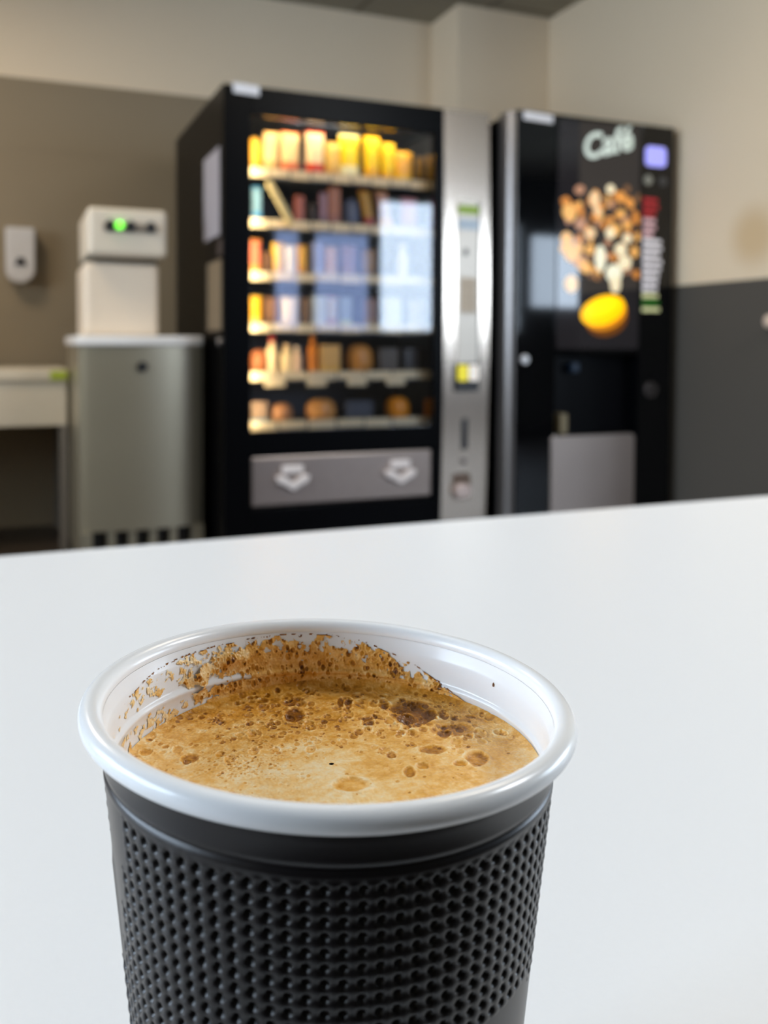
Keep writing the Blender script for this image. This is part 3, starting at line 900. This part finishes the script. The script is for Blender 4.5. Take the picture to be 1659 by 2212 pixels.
def bean(u, v, ru, rv, ci, ang=0.0):
    x, z = zpx(u, v)
    layer[0] -= .00002
    s = 1 / 4.366 * .00186
    pts = []
    for k in range(20):
        t = 2 * PI * k / 20
        a_, b_ = ru * s * math.cos(t), rv * s * math.sin(t)
        X_ = x + a_ * math.cos(ang) - b_ * math.sin(ang)
        Z_ = z + a_ * math.sin(ang) + b_ * math.cos(ang)
        pts.append((min(max(X_, 2.109), 2.523), Z_))
    bm_.prism(pts, layer[0], KY0 - .002, 'y', ci)
rb = random.Random(5)
for k in range(95):
    u, v = rb.uniform(480, 1215), rb.uniform(820, 1680)
    cu = 480 + (v - 820) * .12
    if u < 470 or (v > 1500 and u < 560 + (v - 1500) * 1.2) or (v < 900 and u < 700): continue
    bean(u, v, rb.uniform(24, 46), rb.uniform(34, 60), rb.choice([0, 2, 3, 4, 4, 6, 6, 8, 8, 8]), rb.uniform(-1.2, 1.2))
for (u, v, ru, rv, ci, an) in ((640, 840, 60, 44, 6, .3), (780, 930, 58, 80, 1, 0), (810, 1040, 44, 50, 1, .4), (545, 1050, 78, 84, 0, .5), (930, 835, 50, 46, 5, 0), (1030, 910, 56, 60, 2, .3),
        (1110, 965, 44, 60, 2, .6), (1030, 1060, 50, 40, 3, .3), (650, 1160, 66, 60, 6, .2), (1085, 1170, 46, 44, 3, 0), (745, 1245, 62, 52, 1, .3), (930, 1245, 52, 56, 5, 0), (1090, 1295, 52, 48, 5, .2),
        (525, 1305, 66, 78, 0, .2), (570, 1430, 84, 84, 0, 0), (740, 1400, 60, 46, 3, .3), (700, 1560, 80, 60, 0, -.4), (840, 1480, 60, 130, 7, 0), (1030, 1400, 70, 66, 5, 0), (1070, 1520, 80, 70, 5, .3),
        (970, 1620, 96, 90, 7, 0), (570, 1720, 74, 84, 1, 0), (1180, 1630, 40, 44, 4, 0), (985, 1720, 60, 90, 5, 0), (1160, 1420, 44, 60, 3, 0), (1175, 1120, 36, 50, 4, 0)):
    bean(u, v, ru, rv, ci, an)
bm_.build('bean_picture', bean_m, panel)
cupm = MB()
def blob(pts, y0, ci):
    cupm.prism([zpx(u, v) for u, v in pts], y0, KY0 - .002, 'y', ci)
def ell(cu, cv, ru, rv, an, n=32):
    return [(cu + ru * math.cos(2 * PI * k / n) * math.cos(an) - rv * math.sin(2 * PI * k / n) * math.sin(an), cv + ru * math.cos(2 * PI * k / n) * math.sin(an) + rv * math.sin(2 * PI * k / n) * math.cos(an)) for k in range(n)]
blob(ell(905, 2050, 196, 160, -.35), KY0 - .0070, 0)
blob(ell(890, 2000, 205, 146, -.38), KY0 - .0073, 1)
blob(ell(868, 1968, 212, 134, -.36), KY0 - .0076, 2)
blob(ell(860, 1940, 150, 62, -.38), KY0 - .0079, 3)
cupm.build('cup_picture', [mat('printed_brown', (110, 62, 16), .15, emit=.5), mat('printed_amber', (206, 126, 20), .15, emit=.7), mat('printed_gold', (255, 186, 0), .15, emit=1.0), mat('printed_yellow', (255, 212, 10), .15, emit=1.0)], panel)
# script lettering
def text_mesh(name, body, size, loc, rot_z, m, parent, shear=0.25, off=0.0):
    cu = bpy.data.curves.new(name, 'FONT')
    cu.body, cu.size, cu.shear, cu.extrude, cu.offset = body, size, shear, .0008, off
    cu.align_x, cu.align_y = 'CENTER', 'CENTER'
    tmp = bpy.data.objects.new(name, cu); COL.objects.link(tmp)
    dg_ = bpy.context.evaluated_depsgraph_get()
    me = bpy.data.meshes.new_from_object(tmp.evaluated_get(dg_))
    bpy.data.objects.remove(tmp)
    me.transform(Matrix.Translation(Vector(loc) - Vector(parent['_o'])) @ Matrix.Rotation(PI / 2, 4, 'X') @ Matrix.Rotation(rot_z, 4, 'Z'))
    me.materials.clear(); me.materials.append(m)
    o = bpy.data.objects.new(name, me); COL.objects.link(o); o.parent = parent
    return o
text_mesh('lettering', 'Café', .140, (2.345, KY0 - .006, 1.726), math.radians(15), mat('white_lettering', (206, 216, 204), .3, emit=.42), panel, .28, .004)
# right control strip
MB().prism(rrect(2.606, 1.696, .108, .086, .02), KY0 - .006, KY0 + .004).build('screen', mat('violet_screen', (150, 150, 232), .2, emit=.95), cf)
for x, c_ in ((2.567, (150, 150, 138)), (2.645, (70, 70, 70))):
    MB().cyl((x, 1.592), .021, KY0 - .006, KY0 + .004).build('round_button', mat('button_%d' % c_[0], c_, .4), cf)
sel_w = mat('white_selection_text', (226, 222, 226), .4, emit=.35)
sel_p = mat('pink_selection_text', (216, 176, 180), .4, emit=.3)
sel_r = mat('red_selection_text', (176, 36, 44), .4, emit=.3)
sel_y = mat('pale_green_selection_text', (212, 214, 160), .4, emit=.35)
sel_g = mat('green_selection_bar', (30, 110, 20), .4, emit=.3)
rows = [(.080, sel_r), (.082, sel_r), (.066, sel_r), (.064, sel_p), (.070, sel_p), (.058, sel_p), (.100, sel_w), (.104, sel_w), (.092, sel_w), (.102, sel_w), (.098, sel_w), (.086, sel_w), (.084, sel_w), (.078, sel_w), (.084, sel_y), (.090, sel_g), (.094, sel_y)]
for i, (wd_, m_) in enumerate(rows):
    zc_ = 1.506 - i * .0296
    mb = MB()
    rr3 = random.Random(i)
    x = 2.545
    end = x + wd_
    while x < end - .006:                       # a run of small printed characters
        ww = min(rr3.uniform(.007, .013), end - x)
        hh = rr3.uniform(.017, .023) * (1 - .25 * (x - 2.545) / .1)
        mb.box(x, x + ww * .86, KY0 - .003, KY0 + .003, zc_ - hh / 2, zc_ + hh / 2)
        x += ww
    mb.build('selection_label', m_, cf)
MB().cyl((1.955, .815), .020, KY0 - .010, KY0 + .004).build('door_lock', steel, cf, bevel=.003)
lk = MB().cyl((2.597, .682), .034, KY0 - .008, KY0 + .004).build('coin_lock', mat('dull_grey_lock', (92, 86, 84), .35, metal=.7), cf, bevel=.003)
MB().box(2.590, 2.604, KY0 - .0085, KY0 - .006, .664, .700).build('key_slot', dark_plastic, lk)
# cup station
cs = MB()
cs.box(CX0 + .001, CX1 - .001, KY0 + .082, KY0 + .0895, CZ0 + .001, CZ1 - .001)
station = cs.build('cup_station', mat('cup_station_black', (4, 4, 6), .4, spec=.1), cf)
MB().box(2.210, 2.246, KY0 + .03, KY0 + .082, .760, .800).build('spout', mat('dark_blue_spout', (24, 40, 58), .3), station, bevel=.004)
MB().box(2.148, 2.182, KY0 + .02, KY0 + .082, .5, .585).build('cup_guide', mat('tan_guide', (128, 116, 88), .4), station, bevel=.004)
MB().prism(rrect(2.297, .318, .424, .352, .018), KY0 - .008, KY0 + .004).build('lower_panel', steel_lt, cf, bevel=.003)

# ------------------------------------------------------------------ cabinet and water dispenser
cab_m = mat('silver_grey_cabinet', (176, 166, 142), .36, metal=.75, vary=.04, scale=4)
cb = thing('cabinet', 'silver grey cabinet with white bowed top and low vents, left of snack machine', 'cabinet', (.47, 3.85, 0))
def bowed(x0, x1, yf, yb, b, n=16):
    pts = [(x0 + (x1 - x0) * i / n, yf - b * math.sin(PI * i / n) ** .8) for i in range(n + 1)]
    return pts + [(x1, yb), (x0, yb)]
# body with five vent openings near the floor
m = MB()
m.prism(bowed(.241, .700, 3.53, 4.22, .03), .166, .865, 'z')
m.prism(bowed(.241, .700, 3.53, 4.22, .03), .02, .095, 'z')
for x0, x1 in ((.241, .285), (.340, .368), (.417, .445), (.494, .522), (.571, .599), (.655, .700)):
    m.box(x0, x1, 3.515, 4.22, .095, .166)
m.build('body', cab_m, cb)
MB().box(.25, .69, 3.56, 4.21, .096, .165).build('vent_backing', dark_plastic, cb)
MB().prism(bowed(.231, .704, 3.522, 4.23, .034), .8655, .903, 'z').build('top', mat('white_cabinet_top', (228, 222, 214), .35), cb, bevel=.008, segs=3)
MB().cyl((.466, .786), .019, 3.485, 3.51).build('lock', dark_plastic, cb)
for x in (.28, .66):
    for y in (3.6, 4.15):
        MB().cyl((x, y), .02, 0, .02, 'z').build('foot', dark_plastic, cb)
wh = mat('cream_white_plastic', (226, 208, 184), .4, spec=.4, vary=.02)
dp = thing('water_dispenser', 'cream water dispenser with a glowing green button, on the grey cabinet', 'water dispenser', (.41, 3.78, .9032))
MB().box(.268, .549, 3.62, 4.0, .9032, 1.186).build('body', wh, dp, bevel=.02, segs=4)
MB().box(.276, .540, 3.63, 3.99, 1.1862, 1.203).build('neck', mat('grey_neck', (96, 92, 80), .5), dp)
MB().box(.277, .569, 3.55, 3.99, 1.2032, 1.386).build('head', mat('beige_head', (214, 200, 178), .4, vary=.02), dp, bevel=.018, segs=4)
hd = dp.children[-1]
MB().prism(rrect(.432, 1.312, .196, .034, .014), 3.544, 3.553).build('control_strip', mat('taupe_strip', (140, 128, 112), .4), hd)
for x in (.356, .432, .506):
    MB().cyl((x, 1.316), .017, 3.532, 3.552, rz=.022).build('black_button', dark_plastic, hd)
MB().cyl((.391, 1.319), .015, 3.528, 3.552).build('green_button', mat('green_glow', (120, 255, 70), .3, emit=1.6, ecol=(120, 255, 70)), hd)

# ------------------------------------------------------------------ sink stand
sk = thing('counter', 'cream counter with deep apron over an open space, left of grey cabinet', 'counter', (-.55, 4.27, 0))
cnt = mat('cream_counter', (206, 192, 168), .45, vary=.03)
MB().box(-1.35, .230, 4.0, 4.56, .718, .766).build('worktop', cnt, sk, bevel=.006)
MB().box(-1.33, .226, 4.015, 4.05, .528, .7175).build('apron', cnt, sk, bevel=.003)
grey_leg = mat('grey_counter_leg', (112, 104, 94), .5)
MB().box(.196, .227, 4.015, 4.055, 0, .5275).build('leg', grey_leg, sk)
MB().box(-1.33, -1.295, 4.015, 4.055, 0, .5275).build('leg', grey_leg, sk)
MB().box(.196, .227, 4.50, 4.54, 0, .7175).build('leg', grey_leg, sk)
MB().box(-1.33, -1.295, 4.50, 4.54, 0, .7175).build('leg', grey_leg, sk)
MB().box(.160, .226, 3.9985, 4.002, .722, .760).build('green_sticker', mat('yellow_green_sticker', (160, 172, 50), .5), sk)

# ------------------------------------------------------------------ soap dispenser on the wall
sd = thing('soap_dispenser', 'white soap dispenser with rounded base hanging on the taupe back wall', 'soap dispenser', (.056, 4.55, 1.15))
pts = [(-.010, 1.408), (.120, 1.408)] + [(.056 + .064 * math.cos(t), 1.212 - .060 * math.sin(t)) for t in [PI * k / 14 for k in range(15)]]
MB().prism(pts, 4.50, YB - .0005).build('body', mat('dull_white_plastic', (196, 190, 184), .4), sd, bevel=.012, segs=3)
MB().prism([(.030, 1.232), (.082, 1.232), (.068, 1.268), (.044, 1.268)], 4.494, 4.51).build('sensor_window', dark_plastic, sd)

# ------------------------------------------------------------------ paper sheets on the machine side, wall knob
def sheet(y0, y1, z0, z1, m, label):
    o = MB().box(SX0 - .0025, SX0 - .0006, y0, y1, z0, z1).build('paper_notice', m, loc=(SX0 - .0015, (y0 + y1) / 2, z0))
    return tag(o, label, 'notice', 'sheets on the snack machine side')
sheet(3.372, 3.665, 1.283, 1.612, mat('pale_grey_paper', (150, 144, 148), .6), 'pale grey sheet high on the black side of the snack machine')
sheet(3.345, 3.600, .925, 1.190, mat('brown_grey_paper', (118, 101, 78), .6), 'brown grey sheet below the pale one on the snack machine side')
kb = MB()
kb.lathe([(.010, 0), (.010, .016), (.018, .020), (.026, .030), (.026, .040), (.018, .048), (.004, .050)], (0, 0, 0), 24)
kb.v = [(XR - z_, 2.652 + x_, .970 + y_) for x_, y_, z_ in kb.v]
o = tag(kb.build('wall_knob', mat('pale_pink_knob', (226, 202, 182), .3), loc=(XR, 2.652, .970), smooth=True), 'small pale round knob on the grey lower part of the right wall', 'knob')

for o in bpy.data.objects:
    if '_o' in o.keys():
        del o['_o']
